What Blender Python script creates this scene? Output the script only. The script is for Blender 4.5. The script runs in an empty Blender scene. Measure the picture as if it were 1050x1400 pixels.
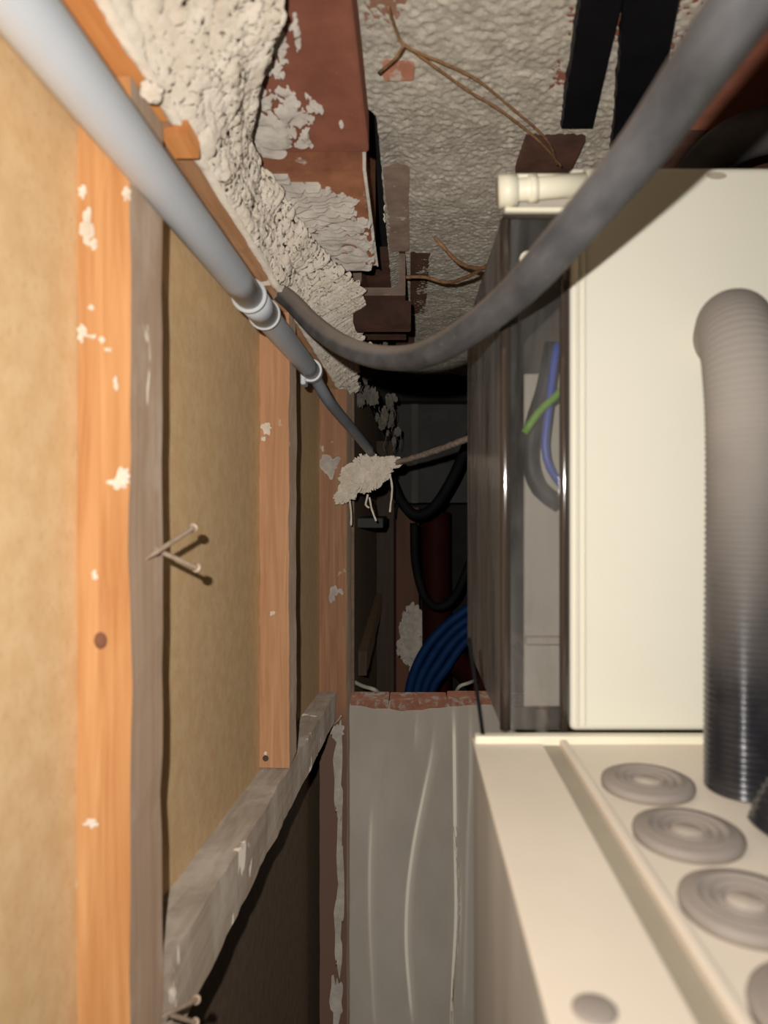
import bpy, bmesh, math, random
from mathutils import Vector, Matrix, noise
random.seed(7)
S = bpy.context.scene
COL = S.collection
F, CX, CY = 950.0, 560.0, 690.0          # focal length in pixels, vanishing point of the depth lines (1050 x 1400 frame)

# ------------------------------------------------------------------ camera, world, flash, exposure
cam = bpy.data.cameras.new('camera'); co = bpy.data.objects.new('camera', cam); COL.objects.link(co)
co.rotation_euler = (math.pi / 2, 0, 0)
cam.sensor_width = 36; cam.lens = F / 1400 * 36
cam.shift_x = (525 - CX) / 1400; cam.shift_y = (CY - 700) / 1400
cam.clip_start = 0.02; cam.clip_end = 50
cam.dof.use_dof = True; cam.dof.focus_distance = 1.15; cam.dof.aperture_fstop = 7.5
S.camera = co
w = bpy.data.worlds.new('world'); S.world = w; w.use_nodes = True
w.node_tree.nodes['Background'].inputs[0].default_value = (1.0, .93, .85, 1)
w.node_tree.nodes['Background'].inputs[1].default_value = .012
ld = bpy.data.lights.new('phone_flash', 'SPOT')
ld.energy = 1.0; ld.color = (1.0, .965, .92); ld.shadow_soft_size = .0035
ld.spot_size = math.radians(165); ld.spot_blend = 1.0
ld.use_nodes = True
_n = ld.node_tree.nodes; _e = _n['Emission']
_f = _n.new('ShaderNodeLightFalloff'); _f.inputs['Strength'].default_value = 13.0
ld.node_tree.links.new(_f.outputs['Linear'], _e.inputs['Strength'])
lo = bpy.data.objects.new('phone_flash', ld); COL.objects.link(lo)
lo.location = (-.025, 0, .03); lo.rotation_euler = (math.radians(86), 0, math.radians(1))
S.view_settings.view_transform = 'Standard'
try: S.view_settings.look = 'None'
except Exception: pass
S.view_settings.gamma = 1; S.view_settings.use_curve_mapping = False
S.view_settings.exposure = 0.75

# ------------------------------------------------------------------ helpers
def P(px, py, D):
    return Vector(((px - CX) * D / F, D, (CY - py) * D / F))

def lin(r, g, b):
    f = lambda c: (c / 255 / 12.92) if c <= 10 else ((c / 255 + .055) / 1.055) ** 2.4
    return (f(r), f(g), f(b), 1)

class NT:
    def __init__(s, name):
        s.m = bpy.data.materials.new(name); s.m.use_nodes = True
        s.t = s.m.node_tree; s.b = s.t.nodes['Principled BSDF']; s.out = s.t.nodes['Material Output']
        s.co = s.t.nodes.new('ShaderNodeTexCoord').outputs['Object']
    def node(s, k, **kw):
        n = s.t.nodes.new(k)
        for a, v in kw.items(): setattr(n, a, v)
        return n
    def link(s, a, b): s.t.links.new(a, b)
    def noise(s, scale, stretch=(1, 1, 1), detail=5, rough=.6, dist=0):
        mp = s.node('ShaderNodeMapping'); s.link(s.co, mp.inputs[0]); mp.inputs['Scale'].default_value = stretch
        n = s.node('ShaderNodeTexNoise'); s.link(mp.outputs[0], n.inputs['Vector'])
        n.inputs['Scale'].default_value = scale; n.inputs['Detail'].default_value = detail
        n.inputs['Roughness'].default_value = rough; n.inputs['Distortion'].default_value = dist
        return n.outputs['Fac']
    def ramp(s, fac, stops):
        r = s.node('ShaderNodeValToRGB'); s.link(fac, r.inputs[0]); e = r.color_ramp.elements
        while len(e) < len(stops): e.new(.5)
        for el, (p, c) in zip(e, stops): el.position = p; el.color = c
        return r.outputs[0]
    def mix(s, fac, a, b):
        m = s.node('ShaderNodeMix', data_type='RGBA')
        if hasattr(fac, 'is_output'): s.link(fac, m.inputs[0])
        else: m.inputs[0].default_value = fac
        for v, i in ((a, 6), (b, 7)):
            if hasattr(v, 'is_output'): s.link(v, m.inputs[i])
            else: m.inputs[i].default_value = v
        return m.outputs[2]
    def base(s, c):
        if hasattr(c, 'is_output'): s.link(c, s.b.inputs['Base Color'])
        else: s.b.inputs['Base Color'].default_value = c
    def bump(s, fac, strength=.3, dist=.002):
        b = s.node('ShaderNodeBump'); b.inputs['Strength'].default_value = strength; b.inputs['Distance'].default_value = dist
        s.link(fac, b.inputs['Height']); s.link(b.outputs[0], s.b.inputs['Normal'])
    def rough(s, v): s.b.inputs['Roughness'].default_value = v
    def dr(s, v=1.0): s.b.inputs['Diffuse Roughness'].default_value = v
    def spec(s, v): s.b.inputs['Specular IOR Level'].default_value = v

BK = (0, 0, 0, 1); WH = (1, 1, 1, 1)
def simple(name, c1, c2, scale=30, rough=.7, bump=.15, bscale=None, stretch=(1, 1, 1), spec=.4, bd=.001):
    n = NT(name); f = n.noise(scale, stretch)
    n.base(n.ramp(f, [(.35, c1), (.65, c2)])); n.rough(rough); n.spec(spec)
    if bump: n.bump(n.noise(bscale or scale * 4, stretch), bump, bd)
    return n.m

def wood(name, axis, light, dark, splash=.63, dirt=None, dirt_amt=.0, low=None):
    n = NT(name)
    st = [1, 1, 1]; st['xyz'.index(axis)] = .045
    g = n.noise(150, st, 4, .55, .6); g2 = n.noise(26, [v if v == 1 else .12 for v in st], 3, .5, .8)
    c = n.ramp(g, [(.3, dark), (.7, light)])
    c = n.mix(n.ramp(g2, [(.35, BK), (.75, (.55, .55, .55, 1))]), c, dark)
    if dirt:
        c = n.mix(n.ramp(n.noise(14, (1, 1, .5), 6, .65), [(.5 - dirt_amt, BK), (.75 - dirt_amt, WH)]), c, dirt)
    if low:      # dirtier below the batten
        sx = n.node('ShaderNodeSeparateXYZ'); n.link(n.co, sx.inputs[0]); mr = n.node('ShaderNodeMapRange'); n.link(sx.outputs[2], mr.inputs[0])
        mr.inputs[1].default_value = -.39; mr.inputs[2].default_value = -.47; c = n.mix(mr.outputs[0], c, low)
    sp = n.noise(24, (1, 1, .55), 4, .55, .3)
    c = n.mix(n.ramp(sp, [(splash, BK), (splash + .03, WH)]), c, lin(215, 203, 186))
    n.base(c); n.rough(.65); n.dr(); n.spec(.25); n.bump(g, .15, .0006)
    return n.m

M = {}
M['pine'] = wood('pine_upright', 'z', lin(214, 166, 112), lin(186, 128, 76), .70)
M['pine_far'] = wood('pine_upright_dull', 'z', lin(208, 164, 122), lin(182, 132, 92), .69)
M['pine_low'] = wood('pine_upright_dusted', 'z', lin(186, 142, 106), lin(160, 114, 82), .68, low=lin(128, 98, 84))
M['far_stud'] = wood('dimmed_upright', 'z', lin(86, 68, 52), lin(66, 50, 37), .78)  # pine copy darkened in its colour for the flash fading with depth
M['pine_plate'] = wood('pine_lengthwise', 'y', lin(204, 142, 86), lin(180, 116, 64), .74)
M['dusty_pine'] = wood('dusty_upright', 'z', lin(160, 137, 116), lin(138, 115, 95), .68, lin(172, 156, 140), .02)
M['dusty_batten'] = wood('dusty_lengthwise', 'y', lin(158, 143, 127), lin(132, 117, 102), .64, lin(172, 160, 146), .02)
M['dusty_plate'] = wood('dusty_plate', 'y', lin(168, 126, 92), lin(140, 102, 72), .66, lin(160, 138, 116), -.05)
def chip(name, a, b, c):
    n = NT(name)
    f = n.noise(55, (1, 1, 1), 3, .6); g = n.noise(420, (1, 1, .6), 2, .6)
    k = n.ramp(f, [(.38, a), (.62, b)])
    k = n.mix(n.ramp(g, [(.55, BK), (.75, (.5, .5, .5, 1))]), k, c)
    n.base(k); n.rough(.75); n.dr(.12); n.spec(.2); n.bump(g, .12, .0005); return n.m
M['chip'] = chip('chipboard', lin(234, 195, 144), lin(242, 207, 158), lin(208, 164, 116))
M['chip_dark'] = chip('dark_hardboard', lin(120, 100, 82), lin(134, 112, 92), lin(104, 86, 70))
def plaster_mat(name, a, b, dk, sc=1.0, dr=1.0):
    n = NT(name)
    f = n.noise(45 * sc, (1, 1, 1), 6, .65); g = n.noise(190 * sc, (1, 1, 1), 5, .7, .4)
    k = n.ramp(f, [(.33, a), (.65, b)])
    k = n.mix(n.ramp(g, [(.24, WH), (.36, BK)]), k, dk)
    n.base(k); n.rough(.9); n.dr(dr); n.spec(.1); n.bump(g, .5, .0025); return n.m
M['plaster'] = plaster_mat('lime_plaster', lin(208, 194, 174), lin(230, 219, 203), lin(150, 132, 114))
M['plaster_grey'] = plaster_mat('grey_plaster', lin(176, 166, 154), lin(208, 199, 187), lin(118, 106, 94))
M['mortar'] = plaster_mat('rough_mortar', lin(182, 172, 156), lin(220, 211, 194), lin(112, 103, 92), 1.3, .05)
M['dim_plaster'] = plaster_mat('dimmed_plaster', lin(92, 86, 78), lin(124, 116, 106), lin(58, 52, 46))  # plaster copy with the dimness of the far space in its colour
def clay(name, a, b, stretch=(1, 1, 1), splash=.7):
    n = NT(name); f = n.noise(30, stretch, 5, .6); l = n.noise(260, (1, .04, 1), 2)
    k = n.ramp(f, [(.35, a), (.65, b)])
    k = n.mix(n.ramp(n.noise(40, (1, .7, 1), 6, .7, .4), [(splash, BK), (splash + .06, WH)]), k, lin(176, 160, 146))
    n.base(k); n.rough(.8); n.dr(); n.spec(.15); n.bump(l, .25, .001); return n.m
M['clay'] = clay('fired_clay', lin(116, 72, 57), lin(134, 84, 66))
M['clay_warm'] = clay('fired_clay_warm', lin(122, 78, 56), lin(150, 100, 72), splash=.62)
M['clay_dusty'] = clay('fired_clay_dusty', lin(120, 84, 66), lin(146, 110, 92), splash=.55)
M['clay_dark'] = clay('fired_clay_dark', lin(60, 42, 35), lin(80, 56, 46), splash=.72)
M['clay_smear'] = clay('mortar_smeared_clay', lin(112, 92, 80), lin(136, 116, 102), splash=.6)
M['brick'] = clay('brick_top', lin(156, 104, 82), lin(172, 120, 96), splash=.52)
n = NT('grey_render'); f = n.noise(6, (1, 1, .5), 5, .6)
k = n.ramp(f, [(.35, lin(186, 176, 162)), (.65, lin(201, 191, 178))])
k = n.mix(n.ramp(n.noise(9, (1, 1, .35), 6, .7), [(.62, BK), (.8, (.4, .4, .4, 1))]), k, lin(150, 132, 116))
n.base(k); n.rough(.8); n.dr(); n.bump(n.noise(120), .1, .001); M['render'] = n.m
M['pvc'] = simple('grey_pvc', lin(206, 211, 217), lin(214, 218, 223), 12, .42, 0, spec=.5)
M['pvc_ring'] = simple('pale_pvc', lin(214, 217, 218), lin(226, 228, 228), 12, .4, 0)
M['pvc_dark'] = simple('grey_pvc_thin', lin(128, 132, 138), lin(142, 145, 150), 12, .45, 0)
n = NT('dusty_rubber'); f = n.noise(60, (1, .35, 1), 5, .6)
k = n.ramp(f, [(.35, lin(74, 75, 78)), (.7, lin(102, 102, 104))])
k = n.mix(n.ramp(n.noise(70, (1, .6, 1), 4, .6), [(.64, BK), (.74, (.5, .5, .5, 1))]), k, lin(150, 148, 146))
g = n.node('ShaderNodeNewGeometry'); sx = n.node('ShaderNodeSeparateXYZ'); n.link(g.outputs['Normal'], sx.inputs[0])
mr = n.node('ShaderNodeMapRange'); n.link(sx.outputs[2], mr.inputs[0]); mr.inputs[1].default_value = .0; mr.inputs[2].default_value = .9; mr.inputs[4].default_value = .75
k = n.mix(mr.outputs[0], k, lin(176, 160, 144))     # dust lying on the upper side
n.base(k); n.rough(.6); n.spec(.3); n.bump(n.noise(140), .1, .001); M['hose'] = n.m
M['black'] = simple('black_plastic', lin(12, 12, 13), lin(20, 20, 21), 20, .75, .1, spec=.12)
M['black_strip'] = simple('black_coating', lin(12, 12, 17), lin(20, 20, 26), 18, .55, .2)
n = NT('black_corrugated'); 
sx = n.node('ShaderNodeSeparateXYZ'); n.link(n.co, sx.inputs[0])
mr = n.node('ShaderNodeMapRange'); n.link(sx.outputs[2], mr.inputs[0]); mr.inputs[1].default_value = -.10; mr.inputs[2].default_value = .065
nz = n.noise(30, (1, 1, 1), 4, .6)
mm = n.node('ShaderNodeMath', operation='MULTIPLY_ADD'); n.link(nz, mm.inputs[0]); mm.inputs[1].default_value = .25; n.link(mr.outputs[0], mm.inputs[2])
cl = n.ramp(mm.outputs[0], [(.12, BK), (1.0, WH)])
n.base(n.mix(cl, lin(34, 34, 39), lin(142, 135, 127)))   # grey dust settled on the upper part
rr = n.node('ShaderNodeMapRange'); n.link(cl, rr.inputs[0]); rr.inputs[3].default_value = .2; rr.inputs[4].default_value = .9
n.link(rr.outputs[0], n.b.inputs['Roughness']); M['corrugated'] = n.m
M['cream'] = simple('cream_plastic', lin(213, 209, 193), lin(216, 212, 196), 5, .55, 0, spec=.3)
M['beige'] = simple('beige_plastic', lin(222, 210, 192), lin(229, 218, 201), 9, .5, .03, spec=.3)
M['beige_shaded'] = simple('beige_shaded', lin(178, 178, 175), lin(204, 204, 200), 16, .45, 0, stretch=(1, 1, .15))  # greyer copy of beige: side shade and pale streaks put into the colour
M['groove'] = simple('beige_groove', lin(158, 148, 130), lin(170, 160, 142), 9, .5, 0)
M['grommet'] = simple('grey_rubber', lin(140, 130, 122), lin(154, 144, 135), 20, .65, .03)
M['dusty_tip'] = simple('dusty_rubber_tip', lin(172, 160, 148), lin(192, 180, 167), 60, .7, .03)
M['ivory'] = simple('ivory_plastic', lin(228, 222, 198), lin(236, 230, 208), 9, .4, 0)
M['plate_grey'] = simple('grey_board', lin(160, 153, 142), lin(176, 168, 156), 9, .6, .05)
M['plate_dark'] = simple('dark_grey_plate', lin(100, 100, 104), lin(116, 116, 120), 9, .6, .05)
M['blue'] = simple('blue_plastic', lin(9, 36, 74), lin(13, 46, 88), 20, .6, 0, spec=.12)
M['blue_wire'] = simple('blue_wire', lin(54, 78, 170), lin(64, 90, 184), 20, .4, 0)
M['green_wire'] = simple('green_wire', lin(96, 150, 50), lin(130, 176, 60), 60, .4, 0)
M['red'] = simple('dark_red_paint', lin(38, 9, 7), lin(48, 13, 9), 12, .7, .1, spec=.1)
M['twine'] = simple('brown_twine', lin(128, 92, 62), lin(164, 124, 86), 160, .9, .4)
M['rust'] = simple('dull_steel', lin(128, 112, 100), lin(170, 152, 138), 160, .45, .2, spec=.6)
M['nail'] = simple('dusty_nail', lin(186, 160, 136), lin(206, 184, 162), 120, .5, .1)
M['iron'] = simple('dark_iron', lin(60, 50, 42), lin(84, 70, 58), 120, .5, .1)
M['dark_board'] = simple('dark_grey_board', lin(46, 44, 40), lin(58, 55, 50), 14, .7, .1)
M['far_wood'] = simple('dimmed_timber', lin(78, 48, 30), lin(106, 66, 42), 14, .7, .1, stretch=(1, 1, .1))  # timber colour darkened to stand in for weak flash at the far end
M['dark_wall'] = simple('dimmed_wall', lin(28, 25, 22), lin(40, 36, 32), 10, .9, .3)  # very dark colour stands in for the unlit depth of the cavity
M['white_wire'] = simple('pale_cable', lin(170, 164, 150), lin(190, 184, 168), 30, .5, 0)
def clear(name, tint, dust, dustcol, grough):
    n = NT(name); t = n.t
    tr = n.node('ShaderNodeBsdfTransparent'); tr.inputs[0].default_value = tint
    gl = n.node('ShaderNodeBsdfGlossy'); gl.inputs['Roughness'].default_value = grough
    bp = n.node('ShaderNodeBump'); bp.inputs['Strength'].default_value = .35; bp.inputs['Distance'].default_value = .002; n.link(n.noise(38, (1, 1, .5), 3, .5, 1.), bp.inputs['Height']); n.link(bp.outputs[0], gl.inputs['Normal'])
    fr = n.node('ShaderNodeFresnel'); fr.inputs[0].default_value = 1.5
    m1 = n.node('ShaderNodeMixShader'); n.link(fr.outputs[0], m1.inputs[0]); n.link(tr.outputs[0], m1.inputs[1]); n.link(gl.outputs[0], m1.inputs[2])
    df = n.node('ShaderNodeBsdfDiffuse'); df.inputs[0].default_value = dustcol
    m2 = n.node('ShaderNodeMixShader')
    n.link(n.ramp(n.noise(34, (1, .7, .16), 5, .65, .5), [(.35, (dust[0],) * 3 + (1,)), (.72, (dust[1],) * 3 + (1,))]), m2.inputs[0])
    n.link(m1.outputs[0], m2.inputs[1]); n.link(df.outputs[0], m2.inputs[2]); n.link(m2.outputs[0], n.out.inputs[0])
    t.nodes.remove(n.b); return n.m
M['clear_front'] = clear('smoked_clear_plastic', (.88, .87, .86, 1), (.02, .14), lin(190, 186, 180), .06)
M['clear_side'] = clear('dusty_smoked_plastic', (.62, .61, .6, 1), (.2, .75), lin(150, 149, 149), .15)
M['smoke_edge'] = simple('smoked_edge', lin(52, 45, 40), lin(68, 59, 52), 30, .1, 0, stretch=(1, 1, .1), spec=.7)

def parent_to(o, p):
    if p is not None:
        o.parent = p; o.matrix_parent_inverse = Matrix.Translation(-p.location)
def link(name, me, mats, parent=None, smooth=False):
    for m in (mats if isinstance(mats, (list, tuple)) else [mats]): me.materials.append(m)
    if smooth: me.polygons.foreach_set('use_smooth', [True] * len(me.polygons))
    o = bpy.data.objects.new(name, me); COL.objects.link(o)
    root = parent
    while root is not None and root.parent is not None: root = root.parent
    if parent is not None:
        o.parent = parent
        if parent is root: o.matrix_parent_inverse = Matrix.Translation(-root.location)
        else: o.matrix_parent_inverse = Matrix.Identity(4)
        if parent is not root: o.matrix_parent_inverse = Matrix.Identity(4)
    return o
def tag(o, label=None, cat=None, group=None, kind=None):
    for k, v in (('label', label), ('category', cat), ('group', group), ('kind', kind)):
        if v: o[k] = v
    return o
def thing(name, label, cat, loc=(0, 0, 0), group=None):
    o = bpy.data.objects.new(name, None); COL.objects.link(o); o.location = loc; o.empty_display_size = .02
    return tag(o, label, cat, group)
def from_bm(name, bm, mats, parent=None, smooth=False):
    me = bpy.data.meshes.new(name); bmesh.ops.recalc_face_normals(bm, faces=bm.faces); bm.to_mesh(me); bm.free()
    return link(name, me, mats, parent, smooth)
def bm_box(bm, x0, x1, y0, y1, z0, z1, bev=0, seg=1):
    r = bmesh.ops.create_cube(bm, size=1)
    for v in r['verts']:
        v.co = Vector(((x0 + x1) / 2 + v.co.x * (x1 - x0), (y0 + y1) / 2 + v.co.y * (y1 - y0), (z0 + z1) / 2 + v.co.z * (z1 - z0)))
    if bev:
        es = set(e for v in r['verts'] for e in v.link_edges)
        bmesh.ops.bevel(bm, geom=list(es), offset=bev, segments=seg, affect='EDGES', profile=.5)
def box(name, x0, x1, y0, y1, z0, z1, mats, parent=None, bev=0, seg=1, sidex=False):
    bm = bmesh.new(); bm_box(bm, x0, x1, y0, y1, z0, z1, bev, seg)
    if sidex:
        bm.normal_update()
        for f in bm.faces:
            if f.normal.x > .6: f.material_index = 1
    return from_bm(name, bm, mats, parent)
def beam(name, ring, p0, p1, n, mats, parent=None, jit=.0006, mi=None, seed=0.):
    """timber: ring = cross-section corners (offset vectors) swept from p0 to p1 with slightly uneven sawn edges"""
    vs, fs, ms = [], [], []
    k = len(ring)
    for i in range(n + 1):
        c = p0.lerp(p1, i / n)
        for j, r in enumerate(ring):
            q = c + Vector(r)
            d = noise.noise_vector(q * 18 + Vector((seed, j * 3.1, 0))) * jit * 2 + noise.noise_vector(q * 70 + Vector((seed, j * 7.7, 0))) * jit
            vs.append(q + d)
    for i in range(n):
        for j in range(k):
            a, b = i * k + j, i * k + (j + 1) % k
            fs.append((a, b, b + k, a + k)); ms.append(mi[j] if mi else 0)
    fs.append(tuple(range(k))); ms.append(0); fs.append(tuple(n * k + j for j in range(k))); ms.append(0)
    me = bpy.data.meshes.new(name); me.from_pydata(vs, [], fs)
    me.polygons.foreach_set('material_index', ms)
    bm = bmesh.new(); bm.from_mesh(me); bmesh.ops.recalc_face_normals(bm, faces=bm.faces); bm.to_mesh(me); bm.free()
    return link(name, me, mats, parent)
def catmull(pts, step):
    pts = [Vector(p) for p in pts]
    if len(pts) == 2:
        L = (pts[1] - pts[0]).length; m = max(1, int(L / step)); return [pts[0].lerp(pts[1], i / m) for i in range(m + 1)]
    e = [pts[0] * 2 - pts[1]] + pts + [pts[-1] * 2 - pts[-2]]
    out = []
    for i in range(1, len(e) - 2):
        a, b, c, d = e[i - 1:i + 3]; m = max(2, int((c - b).length / step))
        for k in range(m):
            t = k / m
            out.append(.5 * (2 * b + (c - a) * t + (2 * a - 5 * b + 4 * c - d) * t * t + (3 * b - a - 3 * c + d) * t ** 3))
    out.append(e[-2]); return out
def sweep(bm, pts, rad, seg=12, step=.006, cap=True, flat=1.0, rough=0., section=None):
    path = catmull(pts, step); n = len(path); rings = []
    t0 = (path[1] - path[0]).normalized()
    up = Vector((0, 0, 1)) if abs(t0.z) < .9 else Vector((0, 1, 0))
    nrm = (up - t0 * up.dot(t0)).normalized(); s = 0
    for i, p in enumerate(path):
        t = (path[min(i + 1, n - 1)] - path[max(i - 1, 0)]).normalized()
        nrm = (nrm - t * nrm.dot(t)).normalized(); bi = t.cross(nrm)
        if i: s += (p - path[i - 1]).length
        r = rad(s, i / (n - 1)) if callable(rad) else rad
        ring = []
        for k in range(seg):
            a = 2 * math.pi * k / seg
            rr = r * (section(a, s) if section else 1)
            if rough: rr *= 1 + rough * noise.noise(p * 90 + Vector((k * 1.7, 0, 0)))
            ring.append(bm.verts.new(p + nrm * math.cos(a) * rr * flat + bi * math.sin(a) * rr))
        rings.append(ring)
    for a, b in zip(rings, rings[1:]):
        for k in range(seg): bm.faces.new((a[k], a[(k + 1) % seg], b[(k + 1) % seg], b[k]))
    if cap: bm.faces.new(rings[0]); bm.faces.new(rings[-1])
def tube(name, pts, rad, mats, parent=None, **kw):
    bm = bmesh.new(); sweep(bm, pts, rad, **kw)
    return from_bm(name, bm, mats, parent, True)
def lathe(bm, prof, c, seg=40, axis='z'):
    """prof: list of (radius, height); closed on the axis when radius 0"""
    rings = []
    for r, h in prof:
        if r <= 1e-6: rings.append([bm.verts.new((c[0], c[1], c[2] + h))])
        else: rings.append([bm.verts.new((c[0] + r * math.cos(2 * math.pi * k / seg), c[1] + r * math.sin(2 * math.pi * k / seg), c[2] + h)) for k in range(seg)])
    for a, b in zip(rings, rings[1:]):
        for k in range(seg):
            k2 = (k + 1) % seg
            if len(a) == 1 and len(b) == 1: continue
            if len(a) == 1: bm.faces.new((a[0], b[k], b[k2]))
            elif len(b) == 1: bm.faces.new((a[k], a[k2], b[0]))
            else: bm.faces.new((a[k], a[k2], b[k2], b[k]))
def sstep(a, b, x):
    t = min(1, max(0, (x - a) / (b - a))); return t * t * (3 - 2 * t)
def interp(x, tab):
    if x <= tab[0][0]: return tab[0][1]
    for (a, u), (b, v) in zip(tab, tab[1:]):
        if x <= b: return u + (v - u) * (x - a) / (b - a)
    return tab[-1][1]
def sheet(name, fn, nu, nv, mats, parent=None, thick=None):
    vs = [fn(i / nu, j / nv) for i in range(nu + 1) for j in range(nv + 1)]
    fs = [(i * (nv + 1) + j, (i + 1) * (nv + 1) + j, (i + 1) * (nv + 1) + j + 1, i * (nv + 1) + j + 1) for i in range(nu) for j in range(nv)]
    me = bpy.data.meshes.new(name); me.from_pydata([tuple(v) for v in vs], [], fs)
    o = link(name, me, mats, parent, True)
    if thick:
        md = o.modifiers.new('thickness', 'SOLIDIFY'); md.thickness = thick; md.offset = 1
    return o
def crumb(name, c, r, mats, parent=None, sub=4, amp=.3, freq=40, sq=(1, 1, 1), seed=0., rot=None):
    bm = bmesh.new(); bmesh.ops.create_icosphere(bm, subdivisions=sub, radius=1)
    for v in bm.verts:
        d = v.co.copy(); p = Vector((d.x * sq[0], d.y * sq[1], d.z * sq[2])) * r
        if rot: p = rot @ p
        q = c + p
        h = noise.ridged_multi_fractal(q * freq + Vector((seed, 0, 0)), .9, 2.1, 4, 1.0, 2.0, noise_basis='PERLIN_ORIGINAL') - 1
        h += noise.noise(q * freq * .3 + Vector((seed, 5, 0))) * 1.4
        cr = noise.noise(Vector((q.x * 1.0 + q.z * .8, q.y, q.z * .45 - q.x * .4)) * freq * 2.6 + Vector((seed, 1, 2)) + noise.noise_vector(q * freq) * .6)
        h -= 2.0 * math.exp(-(cr / .11) ** 2)
        v.co = q + p * (amp * h * .5)
    return from_bm(name, bm, mats, parent, True)

# ------------------------------------------------------------------ left wall: panels behind a timber frame
XP = -.18
wl = thing('wall_left', None, None, (XP, .8, -1.3)); wl['kind'] = 'structure'
def panel(y0, y1, z0, z1, x, m, lab=None):
    o = box('panel', x - .014, x, y0, y1, z0, z1, m, wl, .001)
    if lab: o['label'] = lab
panel(-.12, .4, -1.3, .30, XP, M['chip'])
panel(.402, .86, -.36, .30, XP, M['chip'])
panel(.862, 1.46, -.395, .30, XP, M['chip'])
D3_END = 1.52
panel(.402, 1.75, -1.3, -.30, XP - .02, M['chip_dark'], 'dark brown lower panel')
panel(D3_END, 3.2, -1.3, .30, -.121, M['chip_dark'], 'dark brown far panel')

fr = thing('stud_framework', 'plaster-splashed pine stud frame with sloping batten in front of the chipboard panels', 'timber framing', (-.16, .4, -1.3))
def stud(px0, px1, px2, z0, z1, mats, seed, xp=XP, par=None):
    D = xp * F / (px0 - CX); xo = (px1 - CX) * D / F; D2 = xo * F / (px2 - CX)
    ring = [(xp, D, 0), (xo, D, 0), (xo, D2, 0), (xp, D2, 0)]
    return beam('stud', ring, Vector((0, 0, z0)), Vector((0, 0, z1)), 60, mats, par or fr, .0007, [0, 1, 1, 0], seed), D, xo, D2
s1, D1, X1, D1b = stud(105, 178, 222, -1.3, .231, [M['pine'], M['dusty_pine']], 1)
s2, D2, X2, D2b = stud(355, 395, 405, -.316, .231, [M['pine_far'], M['dusty_pine']], 5)
s3, D3, X3, D3b = stud(437, 474, 480, -1.3, .231, [M['pine_low'], M['dusty_pine']], 9)
ff = thing('far_framework', 'dim stud and sloping batten deeper in the cavity beyond the third stud', 'timber framing', (-.1, 2.4, -1.3))
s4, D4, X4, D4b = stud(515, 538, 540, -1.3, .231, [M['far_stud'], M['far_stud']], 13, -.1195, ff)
# sloping batten from the first to the third stud
def batten(x0, x1, ya, za, yb, zb, h, seed, par=None):
    ring = [(x0, 0, 0), (x1, 0, 0), (x1, 0, -h), (x0, 0, -h)]
    return beam('batten', ring, Vector((0, ya, za)), Vector((0, yb, zb)), 60, M['far_stud'] if par else M['dusty_batten'], par or fr, .0011, None, seed)
batten(XP - .002, -.146, D1b + .002, -.279, D3 + .0, -.374, .052, 21)
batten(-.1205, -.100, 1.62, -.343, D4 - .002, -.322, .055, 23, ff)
# top plate
beam('top_plate', [(XP, 0, .234), (-.146, 0, .234), (-.146, 0, .30), (XP, 0, .30)], Vector((0, .05, 0)), Vector((0, D1b + .0, 0)), 30, [M['pine_plate']], fr, .0008, None, 31)
beam('top_plate', [(XP, 0, .232), (-.146, 0, .232), (-.146, 0, .30), (XP, 0, .30)], Vector((0, D1b + .002, 0)), Vector((0, 1.437, 0)), 60, [M['dusty_plate']], fr, .0012, None, 33)
box('end_block', -.1535, -.137, D1b + .003, D1b + .03, .226, .258, M['pine_plate'], fr, .001)
# plaster splashes stuck on the timber
def splash(stud_o, pts, D, seed):
    for (px, py, rx, ry) in pts:
        bm = bmesh.new(); c = P(px, py, D); bmesh.ops.create_icosphere(bm, subdivisions=3, radius=1)
        for v in bm.verts:
            a = math.atan2(v.co.z, v.co.x); k = 1 + .9 * noise.noise(Vector((math.cos(a) * 1.9, math.sin(a) * 1.9, px * .37 + seed)))
            v.co = c + Vector((v.co.x * rx * D / F * k, v.co.y * .0011, v.co.z * ry * D / F * k))
        o = from_bm('plaster_splash', bm, M['plaster_grey'] if seed == 3 else M['plaster'], stud_o, True); o['label'] = 'off-white plaster splash'
splash(s1, [(119, 312, 9, 24), (113, 262, 5, 9), (173, 264, 6, 10), (128, 335, 5, 8), (160, 660, 13, 10), (168, 652, 9, 12), (130, 787, 4, 8), (140, 465, 4, 4), (126, 460, 7, 3),
            (112, 455, 6, 10), (148, 478, 5, 3), (158, 525, 3, 9), (125, 1125, 10, 8), (100, 1185, 4, 34), (125, 420, 4, 5)], D1 - .0003, 1)
splash(s2, [(364, 585, 6, 7), (360, 600, 3, 3), (372, 838, 3, 3), (363, 1030, 2, 2)], D2 - .0003, 2)
splash(s3, [(452, 637, 12, 16), (455, 812, 5, 9), (466, 808, 3, 4), (448, 960, 6, 9), (460, 1000, 10, 12), (463, 1080, 7, 60), (466, 1170, 4, 70), (463, 1290, 6, 60), (460, 1370, 8, 40)], D3 - .0003, 3)
bm = bmesh.new()
lathe(bm, [(0, 0), (.0035, 0), (.0038, -.001), (0, -.001)], (0, 0, 0), 16)
bmesh.ops.rotate(bm, verts=bm.verts, cent=(0, 0, 0), matrix=Matrix.Rotation(math.pi / 2, 3, 'X')); bmesh.ops.translate(bm, verts=bm.verts, vec=P(363, 1037, D2 - .0005))
from_bm('screw_head', bm, M['iron'], s2)
bm = bmesh.new(); lathe(bm, [(0, .0004), (.0030, .0003), (.0036, -.0005), (0, -.0005)], (0, 0, 0), 16)
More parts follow.
